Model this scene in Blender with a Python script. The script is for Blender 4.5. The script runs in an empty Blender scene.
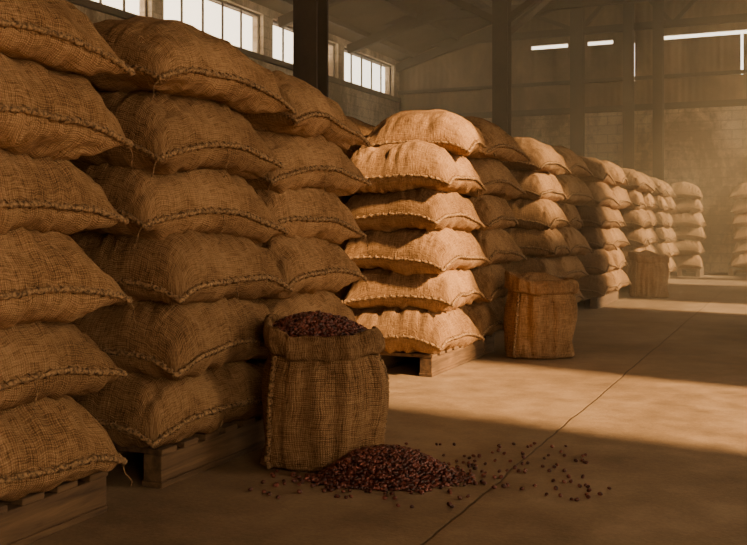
import bpy, bmesh, math, random
from mathutils import Vector, Matrix, noise, Euler
random.seed(7)
S=bpy.context.scene
COL=S.collection

# ---------------------------------------------------------------- node helpers
def newmat(name):
    m=bpy.data.materials.new(name); m.use_nodes=True
    nt=m.node_tree; nt.nodes.clear()
    out=nt.nodes.new('ShaderNodeOutputMaterial'); b=nt.nodes.new('ShaderNodeBsdfPrincipled')
    nt.links.new(b.outputs[0],out.inputs[0])
    return m,nt,b
def N(nt,t,**k):
    n=nt.nodes.new(t)
    for a,v in k.items(): setattr(n,a,v)
    return n
def L(nt,a,b): nt.links.new(a,b)
def math_(nt,op,a,b=None,c=None):
    n=N(nt,'ShaderNodeMath',operation=op)
    for i,v in enumerate((a,b,c)):
        if v is None: continue
        if isinstance(v,(int,float)): n.inputs[i].default_value=v
        else: L(nt,v,n.inputs[i])
    return n.outputs[0]
def noise_(nt,vec,scale,detail=3,rough=.55,dist=0):
    n=N(nt,'ShaderNodeTexNoise'); n.inputs['Scale'].default_value=scale
    n.inputs['Detail'].default_value=detail; n.inputs['Roughness'].default_value=rough
    n.inputs['Distortion'].default_value=dist
    if vec is not None: L(nt,vec,n.inputs['Vector'])
    return n.outputs[0]
def ramp(nt,fac,stops):
    r=N(nt,'ShaderNodeValToRGB'); e=r.color_ramp.elements
    while len(e)<len(stops): e.new(.5)
    for i,(p,c) in enumerate(stops):
        e[i].position=p; e[i].color=(*c,1) if len(c)==3 else c
    L(nt,fac,r.inputs[0]); return r.outputs[0]
def mapping(nt,vec,scale=(1,1,1)):
    m=N(nt,'ShaderNodeMapping'); m.inputs['Scale'].default_value=scale; L(nt,vec,m.inputs[0]); return m.outputs[0]
def mix(nt,fac,a,b,mode='MIX'):
    n=N(nt,'ShaderNodeMix',data_type='RGBA',blend_type=mode)
    if isinstance(fac,(int,float)): n.inputs[0].default_value=fac
    else: L(nt,fac,n.inputs[0])
    for i,v in ((6,a),(7,b)):
        if isinstance(v,tuple): n.inputs[i].default_value=(*v,1)
        else: L(nt,v,n.inputs[i])
    return n.outputs[2]
def bump(nt,b,h,strength,dist):
    n=N(nt,'ShaderNodeBump'); n.inputs['Strength'].default_value=strength; n.inputs['Distance'].default_value=dist
    L(nt,h,n.inputs['Height']); L(nt,n.outputs[0],b.inputs['Normal'])

# ---------------------------------------------------------------- materials
def burlap(name,dark,mid,light,pitch=.0088):
    m,nt,b=newmat(name)
    tc=N(nt,'ShaderNodeTexCoord'); uv=tc.outputs['UV']
    oi=N(nt,'ShaderNodeObjectInfo')
    wob=N(nt,'ShaderNodeTexNoise'); wob.inputs['Scale'].default_value=9; wob.inputs['Detail'].default_value=3
    L(nt,uv,wob.inputs['Vector'])
    vm=N(nt,'ShaderNodeVectorMath',operation='MULTIPLY_ADD')
    L(nt,wob.outputs['Color'],vm.inputs[0]); vm.inputs[1].default_value=(.03,.03,0); L(nt,uv,vm.inputs[2])
    sp=N(nt,'ShaderNodeSeparateXYZ'); L(nt,vm.outputs[0],sp.inputs[0])
    k=math.pi/pitch
    sx=math_(nt,'SINE',math_(nt,'MULTIPLY',sp.outputs[0],k))
    sy=math_(nt,'SINE',math_(nt,'MULTIPLY',sp.outputs[1],k))
    weave=math_(nt,'MULTIPLY',math_(nt,'ABSOLUTE',sx),math_(nt,'ABSOLUTE',sy))
    t1=noise_(nt,mapping(nt,vm.outputs[0],(125,14,1)),1,2,.6)
    t2=noise_(nt,mapping(nt,vm.outputs[0],(14,125,1)),1,2,.6)
    thr=math_(nt,'ADD',math_(nt,'MULTIPLY',t1,.5),math_(nt,'MULTIPLY',t2,.5))
    big=noise_(nt,uv,3.2,4,.6)
    fine=noise_(nt,uv,200,2,.7)
    h=math_(nt,'ADD',math_(nt,'MULTIPLY',weave,.28),math_(nt,'MULTIPLY',thr,1.25))
    f=math_(nt,'ADD',math_(nt,'MULTIPLY',h,.80),math_(nt,'MULTIPLY',math_(nt,'SUBTRACT',big,.5),.6))
    f=math_(nt,'ADD',f,math_(nt,'MULTIPLY',math_(nt,'SUBTRACT',fine,.5),.45))
    c=ramp(nt,f,[(.36,dark),(.57,mid),(.80,light)])
    v=N(nt,'ShaderNodeHueSaturation'); L(nt,c,v.inputs['Color'])
    L(nt,math_(nt,'MULTIPLY_ADD',oi.outputs['Random'],.34,.80),v.inputs['Value'])
    L(nt,v.outputs[0],b.inputs['Base Color'])
    b.inputs['Roughness'].default_value=.95
    b.inputs['Specular IOR Level'].default_value=.1
    bump(nt,b,h,1,.008)
    return m
M_BUR=burlap('burlap',(.088,.046,.020),(.255,.146,.070),(.41,.255,.132))
M_SEAM,nt,b=newmat('seam_twine')
tc=N(nt,'ShaderNodeTexCoord')
L(nt,ramp(nt,noise_(nt,tc.outputs['Object'],90,2),[(.35,(.07,.038,.016)),(.65,(.36,.22,.105))]),b.inputs['Base Color'])
b.inputs['Roughness'].default_value=.95

def wood(name,c1,c2):
    m,nt,b=newmat(name); tc=N(nt,'ShaderNodeTexCoord'); o=tc.outputs['Object']
    a=noise_(nt,mapping(nt,o,(30,2.5,30)),1,5,.6,.4); d=noise_(nt,o,3,3)
    f=math_(nt,'ADD',math_(nt,'MULTIPLY',a,.8),math_(nt,'MULTIPLY',d,.3))
    L(nt,ramp(nt,f,[(.35,c1),(.75,c2)]),b.inputs['Base Color']); b.inputs['Roughness'].default_value=.85
    bump(nt,b,a,.5,.004); return m
M_WOOD=wood('weathered_wood',(.04,.022,.010),(.18,.105,.05))
M_STEEL,nt,b=newmat('dark_painted_steel'); tc=N(nt,'ShaderNodeTexCoord')
L(nt,ramp(nt,noise_(nt,tc.outputs['Object'],5,4),[(.3,(.022,.012,.006)),(.7,(.06,.034,.017))]),b.inputs['Base Color']); b.inputs['Roughness'].default_value=.75

# floor
M_FLOOR,nt,b=newmat('concrete_floor'); tc=N(nt,'ShaderNodeTexCoord'); o=tc.outputs['Object']
n1=noise_(nt,o,.55,6,.62,.3); n2=noise_(nt,o,5,6,.7); n3=noise_(nt,o,60,3,.7)
f=math_(nt,'ADD',math_(nt,'MULTIPLY',n1,.5),math_(nt,'ADD',math_(nt,'MULTIPLY',n2,.35),math_(nt,'MULTIPLY',n3,.15)))
c=ramp(nt,f,[(.36,(.12,.080,.047)),(.5,(.255,.177,.107)),(.64,(.40,.29,.185))])
sp=N(nt,'ShaderNodeSeparateXYZ'); L(nt,o,sp.inputs[0])
wv=math_(nt,'MULTIPLY',math_(nt,'SUBTRACT',noise_(nt,o,2.2,4,.6),.5),.05)
jx=math_(nt,'PINGPONG',math_(nt,'ADD',math_(nt,'ADD',sp.outputs[0],wv),1.13),2.5)
jy=math_(nt,'PINGPONG',math_(nt,'ADD',math_(nt,'ADD',sp.outputs[1],wv),1.4),6.0)
jm=math_(nt,'MINIMUM',jx,jy)
crack=ramp(nt,jm,[(0,(0,0,0)),(.0015,(0,0,0)),(.006,(1,1,1))])
c2=mix(nt,crack,(.05,.031,.018),c)
L(nt,c2,b.inputs['Base Color'])
L(nt,math_(nt,'MULTIPLY_ADD',n2,.4,.40),b.inputs['Roughness'])
b.inputs['Specular IOR Level'].default_value=.3
bh=math_(nt,'ADD',math_(nt,'MULTIPLY',n2,.6),math_(nt,'ADD',math_(nt,'MULTIPLY',n3,.3),math_(nt,'MULTIPLY',crack,.8)))
bump(nt,b,bh,.5,.010)

M_PLAST,nt,b=newmat('stained_plaster'); tc=N(nt,'ShaderNodeTexCoord'); o=tc.outputs['Object']
n1=noise_(nt,mapping(nt,o,(1,1,.55)),.9,6,.65,.5); n2=noise_(nt,o,7,5,.7)
br=N(nt,'ShaderNodeTexBrick'); cmb=N(nt,'ShaderNodeCombineXYZ'); sp=N(nt,'ShaderNodeSeparateXYZ'); L(nt,o,sp.inputs[0])
L(nt,math_(nt,'ADD',sp.outputs[0],sp.outputs[1]),cmb.inputs[0]); L(nt,sp.outputs[2],cmb.inputs[1]); L(nt,cmb.outputs[0],br.inputs['Vector'])
br.inputs['Scale'].default_value=1; br.inputs['Brick Width'].default_value=.45; br.inputs['Row Height'].default_value=.21; br.inputs['Mortar Size'].default_value=.014
br.inputs['Color1'].default_value=(1,1,1,1); br.inputs['Color2'].default_value=(.85,.83,.81,1); br.inputs['Mortar'].default_value=(.65,.61,.55,1)
f=math_(nt,'ADD',math_(nt,'MULTIPLY',n1,.75),math_(nt,'MULTIPLY',n2,.25))
pc=ramp(nt,f,[(.41,(.20,.125,.07)),(.5,(.52,.38,.24)),(.59,(.82,.66,.46))])
L(nt,mix(nt,.8,pc,br.outputs[0],'MULTIPLY'),b.inputs['Base Color']); b.inputs['Roughness'].default_value=.95
bump(nt,b,n2,.4,.02)
M_CORR,nt,b=newmat('sheet_metal_siding'); tc=N(nt,'ShaderNodeTexCoord'); o=tc.outputs['Object']
sp=N(nt,'ShaderNodeSeparateXYZ'); L(nt,o,sp.inputs[0])
w=math_(nt,'SINE',math_(nt,'MULTIPLY',math_(nt,'ADD',sp.outputs[0],sp.outputs[1]),42))
n1=noise_(nt,mapping(nt,o,(1,1,.6)),1.3,6,.65,.5)
L(nt,ramp(nt,n1,[(.35,(.11,.065,.032)),(.5,(.21,.13,.067)),(.65,(.34,.22,.118))]),b.inputs['Base Color']); b.inputs['Roughness'].default_value=.8
bump(nt,b,w,.25,.02)
M_ROOF,nt,b=newmat('rusted_roof_sheet'); tc=N(nt,'ShaderNodeTexCoord'); o=tc.outputs['Object']
L(nt,ramp(nt,noise_(nt,o,1.2,6,.65),[(.35,(.040,.023,.012)),(.65,(.11,.066,.034))]),b.inputs['Base Color']); b.inputs['Roughness'].default_value=.85
M_BEAN,nt,b=newmat('coffee_bean'); tc=N(nt,'ShaderNodeTexCoord')
L(nt,ramp(nt,noise_(nt,tc.outputs['Object'],45,1),[(.35,(.036,.009,.007)),(.52,(.105,.029,.021)),(.68,(.22,.068,.048))]),b.inputs['Base Color'])
b.inputs['Roughness'].default_value=.33

# ---------------------------------------------------------------- mesh helpers
def obj(name,me,mats,parent=None,loc=(0,0,0),rot=(0,0,0)):
    o=bpy.data.objects.new(name,me); COL.objects.link(o)
    for m in (mats if isinstance(mats,(list,tuple)) else [mats]):
        if m.name not in [x.name for x in me.materials if x]: me.materials.append(m)
    o.location=loc; o.rotation_euler=rot
    if parent: o.parent=parent
    return o
def empty(name,loc=(0,0,0)):
    e=bpy.data.objects.new(name,None); COL.objects.link(e); e.location=loc; e.empty_display_size=.2; return e
def addbox(bm,x0,x1,y0,y1,z0,z1):
    vs=[bm.verts.new(p) for p in ((x0,y0,z0),(x1,y0,z0),(x1,y1,z0),(x0,y1,z0),(x0,y0,z1),(x1,y0,z1),(x1,y1,z1),(x0,y1,z1))]
    for f in ((3,2,1,0),(4,5,6,7),(0,1,5,4),(1,2,6,5),(2,3,7,6),(3,0,4,7)): bm.faces.new([vs[i] for i in f])
def boxes(name,lst,mat,parent=None,bev=0,loc=(0,0,0)):
    bm=bmesh.new()
    for bx in lst: addbox(bm,*bx)
    if bev: bmesh.ops.bevel(bm,geom=bm.edges[:],offset=bev,segments=1,affect='EDGES')
    me=bpy.data.meshes.new(name); bm.to_mesh(me); bm.free()
    return obj(name,me,mat,parent,loc)
def beam(bm,a,b_,w,h):
    a=Vector(a); b_=Vector(b_); d=(b_-a); ln=d.length; d.normalize()
    up=Vector((0,0,1)) if abs(d.z)<.95 else Vector((0,1,0))
    s=d.cross(up).normalized(); u=s.cross(d)
    q=[]
    for p in (a,b_):
        for sx,sy in ((-1,-1),(1,-1),(1,1),(-1,1)): q.append(bm.verts.new(p+s*sx*w/2+u*sy*h/2))
    for f in ((3,2,1,0),(4,5,6,7),(0,1,5,4),(1,2,6,5),(2,3,7,6),(3,0,4,7)): bm.faces.new([q[i] for i in f])
def tube(verts,faces,path,r,closed=False,seg=6):
    n=len(path); base=len(verts)
    for i,p in enumerate(path):
        p=Vector(p)
        a=Vector(path[(i-1)%n] if (closed or i>0) else path[i]); c=Vector(path[(i+1)%n] if (closed or i<n-1) else path[i])
        d=(c-a)
        d=d.normalized() if d.length>1e-9 else Vector((0,0,1))
        up=Vector((0,0,1)) if abs(d.z)<.9 else Vector((1,0,0))
        s=d.cross(up).normalized(); u=s.cross(d)
        rr=r*(1+.28*math.sin(i*1.9))
        for k in range(seg):
            an=2*math.pi*k/seg; verts.append(p+s*math.cos(an)*rr+u*math.sin(an)*rr)
    m=n if closed else n-1
    for i in range(m):
        for k in range(seg):
            faces.append((base+i*seg+k,base+((i+1)%n)*seg+k,base+((i+1)%n)*seg+(k+1)%seg,base+i*seg+(k+1)%seg))

# ---------------------------------------------------------------- burlap sack
def sack_mesh(seed,W=.80,Ln=.96,T=.375,droop=.042,pu=3.1,pv=3.5,tf=.60,ex=.50):
    nu,nv=64,76
    off=Vector((seed*13.7,seed*5.1,seed*2.3))
    def nz(x,y,z=0): return noise.noise(Vector((x,y,z))+off)
    def par(t):
        return .45*t+.55*math.sin(t*math.pi/2)
    def mid(u,v):
        x=W/2*u*(1-.045*(1-v*v)); y=Ln/2*v*(1-.04*(1-u*u))
        c=(u*u*v*v)
        x*=1-.02*c; y*=1-.02*c
        e=max(abs(u),abs(v))
        z=-droop*(u*u*.9+v*v)+.028*nz(u*1.0,v*1.0,3)*e+.012*nz(u*2.6,v*2.6,5)*e**4
        z-=.03*c*c
        x+=.020*nz(v*1.6,1,7)*e; y+=.020*nz(u*1.6,2,8)*e
        return x,y,z
    verts=[];faces=[];idx={}
    def add(p): verts.append(p); return len(verts)-1
    grid={}
    for s in (1,-1):
        for i in range(nu+1):
            for j in range(nv+1):
                rim=i in(0,nu) or j in(0,nv)
                u=par(2*i/nu-1); v=par(2*j/nv-1)
                if s==-1 and rim: grid[(s,i,j)]=verts[idx[(1,i,j)]]; idx[(s,i,j)]=idx[(1,i,j)]; continue
                x,y,z=mid(u,v)
                tt=T*(tf if s>0 else 1-tf)
                h=tt*max(0,1-abs(u)**pu)**ex*max(0,1-abs(v)**pv)**ex
                wu=max(0,(abs(u)-.3)/.7); wv=max(0,(abs(v)-.3)/.7)
                live=min(1,6*(1-max(abs(u),abs(v))))
                ra=nz(v*7,u*2,s*9+1); rb=nz(u*6,v*2,s*9+4)
                ra=(abs(ra)-.18)*1.0; rb=(abs(rb)-.18)*1.0
                rip=(wu**1.1*ra+wv**1.1*rb)*.050*live
                rip+=(.026*nz(u*1.5,v*1.5,s*3)+.016*nz(u*3.6,v*4.4,s*3+2)+.005*nz(u*12,v*14,s))*live
                z+=s*h+s*rip
                x+=.6*rip*math.copysign(1,u)*wu; y+=.6*rip*math.copysign(1,v)*wv
                p=Vector((x,y,z)); idx[(s,i,j)]=add(p); grid[(s,i,j)]=p
        for i in range(nu):
            for j in range(nv):
                q=[idx[(s,i,j)],idx[(s,i+1,j)],idx[(s,i+1,j+1)],idx[(s,i,j+1)]]
                if s<0:q.reverse()
                faces.append(q)
    nf=len(faces)
    UV={}
    for s in (1,-1):
        for j in range(nv+1):
            a=0; UV[(s,nu//2,j)]=[0,0]
            for i in range(nu//2+1,nu+1): a+=(grid[(s,i,j)]-grid[(s,i-1,j)]).length; UV[(s,i,j)]=[a,0]
            a=0
            for i in range(nu//2-1,-1,-1): a-=(grid[(s,i,j)]-grid[(s,i+1,j)]).length; UV[(s,i,j)]=[a,0]
        for i in range(nu+1):
            a=0
            for j in range(nv//2+1,nv+1): a+=(grid[(s,i,j)]-grid[(s,i,j-1)]).length; UV[(s,i,j)][1]=a
            a=0
            for j in range(nv//2-1,-1,-1): a-=(grid[(s,i,j)]-grid[(s,i,j+1)]).length; UV[(s,i,j)][1]=a
    path=[];per=[]
    for i in range(0,nu): per.append((i,0))
    for j in range(0,nv): per.append((nu,j))
    for i in range(nu,0,-1): per.append((i,nv))
    for j in range(nv,0,-1): per.append((0,j))
    for a,(i,j) in enumerate(per):
        p=verts[idx[(1,i,j)]].copy(); r=Vector((p.x/(W/2),p.y/(Ln/2),0)); r.normalize()
        path.append(p+r*.007+Vector((0,0,.002*math.sin(a*1.3))))
    tube(verts,faces,path,.0105,True,6)
    acc=0
    for a in range(len(path)):
        q=path[(a+1)%len(path)]; p=path[a]; acc+=(q-p).length
        if acc<.042: continue
        acc=0
        r=Vector((p.x,p.y,0)).normalized()
        tube(verts,faces,[p-r*.012+Vector((0,0,.018)),p+r*.009+Vector((0,0,.009)),q+r*.009-Vector((0,0,.009)),q-r*.012-Vector((0,0,.013))],.0026,False,4)
    for st in (0,nu,nu+nv//2):
        if random.random()<.5: continue
        p=path[st]; pth=[p]
        for k in range(random.randint(5,10)): pth.append(pth[-1]+Vector((random.uniform(-.01,.01),random.uniform(-.012,.004),-.016)))
        tube(verts,faces,pth,.0022,False,4)
    me=bpy.data.meshes.new('burlap_sack_%d'%seed); me.from_pydata(verts,[],faces)
    uvl=me.uv_layers.new(name='UVMap')
    me.materials.append(M_BUR); me.materials.append(M_SEAM)
    half=nu*nv
    for fi,p in enumerate(me.polygons):
        p.use_smooth=True
        if fi>=nf: p.material_index=1; continue
        s=1 if fi<half else -1; k=fi%half; i,j=k//nv,k%nv
        q=[(s,i,j),(s,i+1,j),(s,i+1,j+1),(s,i,j+1)]
        if s<0:q.reverse()
        for li,key in zip(p.loop_indices,q):
            uu=UV[key]; uvl.data[li].uv=(uu[0]+(3 if s<0 else 0),uu[1])
    return me
SACKS=[sack_mesh(i+1) for i in range(8)]
TOPS=[sack_mesh(i+21,T=.36,droop=.05,pu=2.3,pv=2.6,ex=.52) for i in range(3)]

def pallet(x0,x1,y0,y1,h=.155):
    l=[]
    for x in (x0+.0,(x0+x1)/2-.045,x1-.09): l.append((x,x+.09,y0+.004,y1-.004,.024,h-.024))
    nb=max(6,int((y1-y0)/.14)); st=(y1-y0-.1)/(nb-1)
    for i in range(nb): l.append((x0-.006,x1+.006,y0+i*st,y0+i*st+.1,h-.0235,h))
    for x in (x0-.004,(x0+x1)/2-.05,x1-.096): l.append((x,x+.1,y0,y1,.0,.0235))
    return boxes('wooden_pallet',l,M_WOOD,None,.003)
PITCH=.285
def stack(x,y,n=6,base=.155,sc=1.0,top=None,jit=1.0,pitch=PITCH):
    e=empty('burlap_sack_stack',(x,y,0))
    for i in range(n):
        me=random.choice(SACKS); rz=random.uniform(-5,5)*jit+random.choice((0,180))
        dx=random.uniform(-.035,.035)*jit; dy=random.uniform(-.03,.03)*jit
        if i==n-1: me=random.choice(TOPS)
        o=obj('burlap_sack',me,[M_BUR,M_SEAM],e,(dx,dy,base+.145+pitch*i))
        tx=random.uniform(-2,2); ty=random.uniform(-2,2)
        if top and i==n-1:
            o.location.x+=top[0]; o.location.y+=top[1]; rz+=top[2]; tx=top[3]
        o.rotation_euler=(math.radians(tx),math.radians(ty),math.radians(rz))
        s=random.uniform(.97,1.04)*sc; o.scale=(s,s*random.uniform(.98,1.03),1)
    return e

XC=-2.62
pallet(-3.25,-2.32,1.55,2.78); stack(XC-.02,2.34); stack(XC-.02,1.34)
pallet(-3.25,-2.32,3.10,4.72); stack(XC,3.48); stack(XC,4.42,pitch=.268,sc=.97)
pallet(-3.25,-2.32,6.14,7.62); stack(XC-.02,6.58,top=(.04,.28,6,3),sc=1.03); stack(XC,7.58)
stack(XC-.88,7.0,top=(.0,.0,8,2)); pallet(-4.0,-3.3,6.3,7.6)
for y0 in (9.05,12.0,14.95,17.7):
    pallet(-3.25,-2.32,y0,y0+1.5); stack(XC,y0+.42); stack(XC,y0+1.4)
    pallet(-4.1,-3.3,y0+.1,y0+1.5); stack(XC-.9,y0+.5); stack(XC-.9,y0+1.45)
pallet(-2.66,-1.86,20.3,21.2); stack(-2.25,20.75,jit=1.4)
pallet(-1.36,-.5,20.9,21.8); stack(-.92,21.35,jit=1.4)

# ---------------------------------------------------------------- beans
_ico=bmesh.new(); bmesh.ops.create_icosphere(_ico,subdivisions=2,radius=1)
_ico.verts.ensure_lookup_table()
BV=[v.co.copy() for v in _ico.verts]; BF=[tuple(v.index for v in f.verts) for f in _ico.faces]; _ico.free()
for v in BV:
    if v.z>0: v.z-= .45*math.exp(-(v.y/.22)**2)*v.z
def beans(name,pts,size,parent=None,extra=None,loc=(0,0,0)):
    verts=[];faces=[]
    if extra: verts+=extra[0]; faces+=extra[1]
    for p in pts:
        R=Euler((random.uniform(-.7,.7)+random.choice((0,3.14)),random.uniform(-.6,.6),random.uniform(0,6.28))).to_matrix()
        s=size*random.uniform(.82,1.15); b0=len(verts)
        for v in BV: verts.append(R@Vector((v.x*s,v.y*s*.8,v.z*s*.7))+Vector(p))
        for f in BF: faces.append(tuple(i+b0 for i in f))
    me=bpy.data.meshes.new(name); me.from_pydata(verts,[],faces)
    for p in me.polygons:p.use_smooth=True
    return obj(name,me,M_BEAN,parent,loc)

# ---------------------------------------------------------------- open filled sack
def open_sack(loc,rz,seed,rx=.25,ry=.22,H=.60,density=.0128,closed=False):
    e=empty('folded_burlap_sack' if closed else 'open_coffee_sack',loc); e.rotation_euler=(0,0,rz)
    off=Vector((seed*7.3,seed*3.1,seed))
    prof=[(0,.0),(.45,.0),(.78,.002),(.88,.012),(.94,.04),(.985,.09),(1.035,.15),(1.07,.22),(1.08,.29),(1.06,.36),(1.015,.42),(.96,.465),(.93,.49),(.925,.515),
          (.985,.50),(1.03,.512),(1.05,.543),(1.045,.58),(1.01,.608),(.965,.615),(.92,.598),(.90,.56),(.885,.50)]
    if closed: prof=prof[:21]+[(.86,.585),(.7,.588),(.5,.60),(.25,.607),(0,.61)]
    P=[]
    for a in range(len(prof)-1):
        for k in range(3):
            t=k/3; P.append((prof[a][0]*(1-t)+prof[a+1][0]*t,prof[a][1]*(1-t)+prof[a+1][1]*t,a+t))
    P.append((*prof[-1],len(prof)-1))
    nth=132; verts=[];faces=[];uvs=[]
    def rim(th,zf):
        return zf**3*(.026*math.cos(th-math.radians(170))+.020*math.cos(2*th+.6)+.022*noise.noise(Vector((math.cos(th)*1.8,math.sin(th)*1.8,9))+off))
    def shape(th,r,z,pi):
        ct,st=math.cos(th),math.sin(th); n=2.4
        sr=(abs(ct)**n+abs(st)**n)**(-1/n)
        fz=max(0,min(1,z/.6)); up=min(1,max(0,z/.05))
        fold=noise.noise(Vector((ct*3.2,st*3.2,z*2.2))+off)*.034*up+noise.noise(Vector((ct*8,st*8,z*2.2))+off)*.019*up
        neck=math.exp(-((z-.47)/.07)**2)
        fold+=neck*.020*noise.noise(Vector((ct*13,st*13,z*2))+off)
        if pi>12: fold+=noise.noise(Vector((ct*6,st*6,pi*.25))+off)*.020
        ear=.065*max(0,1-z/.13)*sum(max(0,math.cos(th-a))**24 for a in (math.radians(200),math.radians(-25)))*(1 if r>.5 else 0)
        rr=r+(fold+ear)/.25*(r if r<.9 else 1)
        x=rx*rr*sr*ct; y_=ry*rr*sr*st
        x+=.02*math.sin(z*5)*fz
        zz=z*H/.61+rim(th,fz)*(min(1,r*1.1) if pi>12 else 1)+(.012*noise.noise(Vector((ct*4,st*4,3))+off) if pi>12 else 0)*min(1,r)
        if closed and pi>19: zz+=.02*noise.noise(Vector((x*14,y_*5,4))+off)+.05*max(0,1-r*1.2)
        return Vector((x,y_,max(0.001,zz)))
    for a,(r,z,pi) in enumerate(P):
        for k in range(nth):
            th=2*math.pi*k/nth
            verts.append(shape(th,r,z,pi)); uvs.append((th*.25,z if pi<13 else z+ (pi-13)*.03))
    for a in range(len(P)-1):
        for k in range(nth):
            faces.append((a*nth+k,a*nth+(k+1)%nth,(a+1)*nth+(k+1)%nth,(a+1)*nth+k))
    nf=len(faces)
    for th0 in (math.radians(215),math.radians(20)):
        pth=[]
        for q in range(46):
            z=.01+q/45*.48
            for a in range(3,13):
                if prof[a][1]<=z<=prof[a+1][1]:
                    t=(z-prof[a][1])/(prof[a+1][1]-prof[a][1]); r=prof[a][0]*(1-t)+prof[a+1][0]*t
            p=shape(th0+.10*math.sin(z*6),r,z,5); rr=Vector((p.x,p.y,0)).normalized(); pth.append(p+rr*.006)
        tube(verts,faces,pth,.012,False,6)
        for q in range(1,45,2):
            p=pth[q]; rr=Vector((p.x,p.y,0)).normalized(); t=Vector((-rr.y,rr.x,0))
            tube(verts,faces,[p-t*.018+rr*.0,p+rr*.013,p+t*.018+Vector((0,0,.006))],.003,False,4)
    me=bpy.data.meshes.new('sack_body'); me.from_pydata(verts,[],faces)
    uvl=me.uv_layers.new(name='UVMap'); uvs+=[(0,0)]*(len(verts)-len(uvs))
    for p in me.polygons:
        p.use_smooth=True
        wrap=p.index<nf and (p.index%nth)==nth-1
        for li in p.loop_indices:
            vi=me.loops[li].vertex_index; uu=uvs[vi]
            if closed and p.index<nf and vi//nth>60:
                c_=verts[vi]; uu=(c_.x,c_.y)
            elif wrap and vi%nth==0: uu=(2*math.pi*.25,uu[1])
            uvl.data[li].uv=uu
        if p.index>=nf:p.material_index=1
    me.materials.append(M_BUR); me.materials.append(M_SEAM)
    obj('sack_body',me,[M_BUR,M_SEAM],e)
    if closed: return e
    ev=[];ef=[];R=14;K=40
    def hz(x,y_):
        q=(x/(rx*.9))**2+(y_/(ry*.9))**2
        return (.580+.085*max(0,1-q)**.8+.014*noise.noise(Vector((x*9,y_*9,seed))))*H/.61 + .02*(-x/rx)
    for i in range(R+1):
        for k in range(K):
            th=2*math.pi*k/K; x=rx*.93*i/R*math.cos(th); y_=ry*.93*i/R*math.sin(th)
            ev.append(Vector((x,y_,hz(x,y_)-.006)))
    for i in range(R):
        for k in range(K): ef.append((i*K+k,(i+1)*K+k,(i+1)*K+(k+1)%K,i*K+(k+1)%K))
    pts=[];g=density
    for a in range(-30,31):
        for c in range(-30,31):
            x=a*g+random.uniform(-.4,.4)*g; y_=c*g+random.uniform(-.4,.4)*g
            if (x/(rx*.92))**2+(y_/(ry*.92))**2<1: pts.append((x,y_,hz(x,y_)+random.uniform(-.003,.007)))
    beans('coffee_beans',pts,.0100,e,(ev,ef))
    return e
BX,BY=-1.93,3.74
B1=open_sack((BX,BY,0),math.radians(24),1)
open_sack((-1.91,7.46,0),math.radians(28),2,rx=.255,H=.63,closed=True)
open_sack((-2.02,14.25,0),math.radians(20),3,rx=.255,H=.63,closed=True)

# spilled beans
cx,cy=-1.575,3.64
fwd=Vector((-.41,.912)); rgt=Vector((.912,.41))
pts=[];g=.0132
def ph(a,c):
    q=(a/.29)**2+(c/.20)**2
    q*=1+.35*noise.noise(Vector((a*7,c*7,2)))
    return .112*max(0,1-q)**1.0
def insack(x,y): return (x-BX)**2+(y-BY)**2<.24**2
for a in range(-40,60):
    for c in range(-30,30):
        u=a*g+random.uniform(-.45,.45)*g; v=c*g+random.uniform(-.45,.45)*g
        q=(u/.33)**2+(v/.22)**2
        if q*(1+.3*noise.noise(Vector((u*7,v*7,2))))>1.0: continue
        x=cx+rgt.x*u+fwd.x*v; y_=cy+rgt.y*u+fwd.y*v
        if insack(x,y_): continue
        pts.append((x,y_,ph(u,v)+.0070+random.uniform(-.002,.005)))
for i in range(430):
    u=random.gauss(.03,.22); v=random.gauss(-.02,.14)
    if i<140: u=random.uniform(-.48,.92); v=random.uniform(-.36,.58)
    x=cx+rgt.x*u+fwd.x*v; y_=cy+rgt.y*u+fwd.y*v
    if insack(x,y_) or x<-2.25: continue
    if (u/.27)**2+(v/.18)**2<1: continue
    pts.append((x,y_,.0070))
ev=[];ef=[];K=48;R=14
for i in range(R+1):
    for k in range(K):
        th=2*math.pi*k/K; u=.27*i/R*math.cos(th); v=.19*i/R*math.sin(th)
        ev.append(Vector((cx+rgt.x*u+fwd.x*v,cy+rgt.y*u+fwd.y*v,max(.0015,ph(u,v)-.004))))
for i in range(R):
    for k in range(K): ef.append((i*K+k,(i+1)*K+k,(i+1)*K+(k+1)%K,i*K+(k+1)%K))
beans('spilled_coffee_beans',pts,.0108,None,(ev,ef))

# ---------------------------------------------------------------- building shell
XL,XR,YF,YB=-9.3,3.2,-5.0,22.3
boxes('floor',[(XL-.3,XR+3,YF-3,YB+.3,-.2,0)],M_FLOOR)
SILL,HEAD=4.27,5.05
wins=[(3.3,6.1),(6.4,9.2),(9.5,12.2),(12.5,15.6),(15.95,18.8),(19.1,21.95)]
lw=[(XL-.25,XL,YF,YB,0,SILL),(XL-.25,XL,YF,YB,HEAD,5.5)]
prev=YF
for a,b_ in wins: lw.append((XL-.25,XL,prev,a,SILL,HEAD)); prev=b_
lw.append((XL-.25,XL,prev,YB,SILL,HEAD))
boxes('wall_left',lw,M_PLAST)
for i,(a,b_) in enumerate(wins):
    l=[(XL-.14,XL-.08,a,b_,SILL,SILL+.04),(XL-.14,XL-.08,a,b_,HEAD-.04,HEAD)]
    n=5
    for k in range(n+1):
        yk=a+(b_-a-.03)*k/n; l.append((XL-.12,XL-.09,yk,yk+.03,SILL+.04,HEAD-.04))
    boxes('window_%d'%(i+1),l,M_STEEL)
ZB=3.72
boxes('wall_back',[(XL,XR,YB,YB+.25,0,ZB)],M_PLAST)
boxes('wall_front_unseen',[(XL,XR,YF-.25,YF,0,7.4)],M_PLAST)  # unseen wall behind the camera, added to keep flat sky light off sacks
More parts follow.
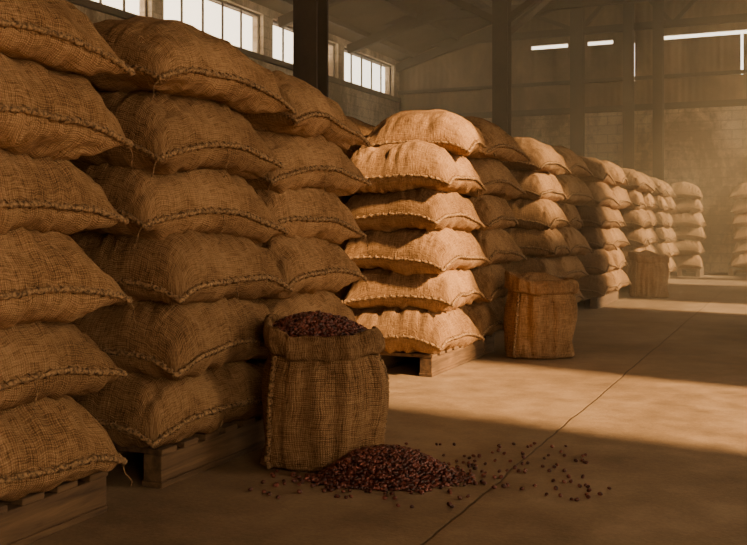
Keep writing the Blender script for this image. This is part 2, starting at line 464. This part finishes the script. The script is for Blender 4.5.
sl=[(-9.0,-7.6,5.05,5.18),(-5.9,-5.0,5.26,5.34),(-4.55,-3.95,5.26,5.34),(-2.95,-.9,5.24,5.33),(-.6,1.5,5.24,5.33)]
up=[(XL,XR,YB,YB+.12,ZB,4.35)]
vg=[(-3.5,-3.46),(-1.2,-1.14),(-.4,-.36)]
p=XL
for a,b_ in vg: up.append((p,a,YB,YB+.12,4.35,5.24)); p=b_
up.append((p,XR,YB,YB+.12,4.35,5.24))
p=XL
for a,b_,z0,z1 in sl[1:]:
    up.append((p,a,YB,YB+.12,5.24,5.34)); p=b_
up.append((p,XR,YB,YB+.12,5.24,5.34))
up.append((XL,XR,YB,YB+.12,5.34,7.6))
boxes('wall_back_siding',up,M_CORR)
WH=5.6
ops=[(-3.5,.2,0,4.4),(4.0,5.85,0,5.45),(7.9,8.8,4.2,5.45),(11.2,12.7,0,5.4),(13.8,15.4,3.6,5.4),(16.6,18.3,0,5.4),(18.9,21.0,2.6,5.4)]  # unseen openings; sun patches imply some, others added for warm bounce and lit air
rw=[];p=YF
for a,b_,z0,z1 in ops:
    rw.append((XR,XR+.25,p,a,0,WH))
    if z0>0: rw.append((XR,XR+.25,a,b_,0,z0))
    rw.append((XR,XR+.25,a,b_,z1,WH)); p=b_
rw.append((XR,XR+.25,p,YB,0,WH))
boxes('wall_right',rw,M_PLAST)
bm=bmesh.new()
RX,RZ=-2.6,7.25
def roofz(x): return 5.2+(RZ-5.2)*(x-XL)/(RX-XL) if x<RX else 5.65+(RZ-5.65)*(XR-x)/(XR-RX)
for (xa,za),(xb,zb) in (((XL-.4,roofz(XL)-.12),(RX,RZ)),((RX,RZ),(XR+.3,5.57))):
    vs=[bm.verts.new(q) for q in ((xa,YF-.3,za),(xb,YF-.3,zb),(xb,YB+.3,zb),(xa,YB+.3,za),(xa,YF-.3,za+.08),(xb,YF-.3,zb+.08),(xb,YB+.3,zb+.08),(xa,YB+.3,za+.08))]
    for f in ((3,2,1,0),(4,5,6,7),(0,1,5,4),(1,2,6,5),(2,3,7,6),(3,0,4,7)): bm.faces.new([vs[i] for i in f])
me=bpy.data.meshes.new('ceiling'); bm.to_mesh(me); bm.free(); obj('ceiling',me,M_ROOF)
bm=bmesh.new()
for x in [XL+.5+1.15*i for i in range(11)]:
    beam(bm,(x,YF,roofz(x)-.08),(x,YB,roofz(x)-.08),.07,.12)
for yy in (1.2,8.7,12.45,16.2,19.3,22.1):
    beam(bm,(XL,yy,5.0),(RX,yy,RZ-.25),.12,.2); beam(bm,(RX,yy,RZ-.25),(XR,yy,5.4),.12,.2)
    beam(bm,(XL,yy,5.55),(XR,yy,5.55),.12,.16)
    xs=[-8.3,-7,-5.8,-4.7,-3.6,-2.6,-1.5,-.4,1,2.2]
    for a in range(len(xs)-1):
        za=5.55 if a%2 else roofz(xs[a])-.25; zb=roofz(xs[a+1])-.25 if a%2 else 5.55
        beam(bm,(xs[a],yy,za),(xs[a+1],yy,zb),.07,.09)
beam(bm,(-4.8,16.2,4.6),(-6.6,16.2,5.6),.1,.12); beam(bm,(-4.8,16.2,4.6),(-3.2,16.2,5.6),.1,.12)
beam(bm,(-4.8,16.3,4.4),(-4.75,19.3,5.7),.1,.12)
me=bpy.data.meshes.new('roof_truss'); bm.to_mesh(me); bm.free(); obj('roof_truss',me,M_STEEL)
def column(x,y,w,top):
    bm=bmesh.new()
    addbox(bm,x-w/2,x+w/2,y-w/2,y-w/2+.03,0,top); addbox(bm,x-w/2,x+w/2,y+w/2-.03,y+w/2,0,top)
    addbox(bm,x-.02,x+.02,y-w/2+.03,y+w/2-.03,0,top); addbox(bm,x-w/2-.06,x+w/2+.06,y-w/2-.06,y+w/2+.06,0,.02)
    me=bpy.data.meshes.new('steel_column'); bm.to_mesh(me); bm.free(); return obj('steel_column',me,M_STEEL)
column(-4.62,8.7,.27,6.4); column(-4.8,16.2,.27,6.3)
column(-4.7,21.95,.28,6.3); column(-3.55,22.0,.22,6.6); column(-2.9,22.0,.22,6.8); column(-.6,22.0,.22,6.3)
boxes('trim_1',[(XL,XR,YB-.1,YB-.002,3.66,3.80)],M_STEEL)
boxes('trim_2',[(XL,XR,YB-.09,YB-.002,4.36,4.44)],M_STEEL)
boxes('trim_3',[(XL+.002,XL+.08,YF,YB-.1,4.15,4.25)],M_STEEL)

# dusty air in the sunlit far half of the hall
bm=bmesh.new(); addbox(bm,XL+.01,XR-.01,6.9,YB-.01,.0005,7.2)
me=bpy.data.meshes.new('dusty_air'); bm.to_mesh(me); bm.free()
mv=bpy.data.materials.new('dusty_air'); mv.use_nodes=True; nt=mv.node_tree; nt.nodes.clear()
out=N(nt,'ShaderNodeOutputMaterial'); vs=N(nt,'ShaderNodeVolumeScatter'); vs.inputs['Density'].default_value=.040
vs.inputs['Anisotropy'].default_value=.1; vs.inputs['Color'].default_value=(1,.77,.46,1)
L(nt,vs.outputs[0],out.inputs['Volume'])
obj('dusty_air',me,mv)

# ---------------------------------------------------------------- light
sun=bpy.data.lights.new('sun','SUN'); sun.energy=18; sun.angle=math.radians(3.6); sun.color=(1,.61,.28)
so=bpy.data.objects.new('sun',sun); COL.objects.link(so)
d=Vector((-1,.2,-math.tan(math.radians(30)))); so.rotation_euler=d.to_track_quat('-Z','Y').to_euler(); so.location=(10,0,8)
w=bpy.data.worlds.new('world'); S.world=w; w.use_nodes=True
bg=w.node_tree.nodes['Background']; bg.inputs[0].default_value=(1,.75,.48,1); bg.inputs[1].default_value=5.4

# ---------------------------------------------------------------- camera
cam=bpy.data.cameras.new('camera'); co=bpy.data.objects.new('camera',cam); COL.objects.link(co)
co.location=(0,0,1.05); co.rotation_euler=(math.radians(90),0,math.radians(24.2))
cam.sensor_width=36; cam.lens=950/747*36; cam.shift_y=-(272.5-225)/747
cam.clip_end=200
S.camera=co
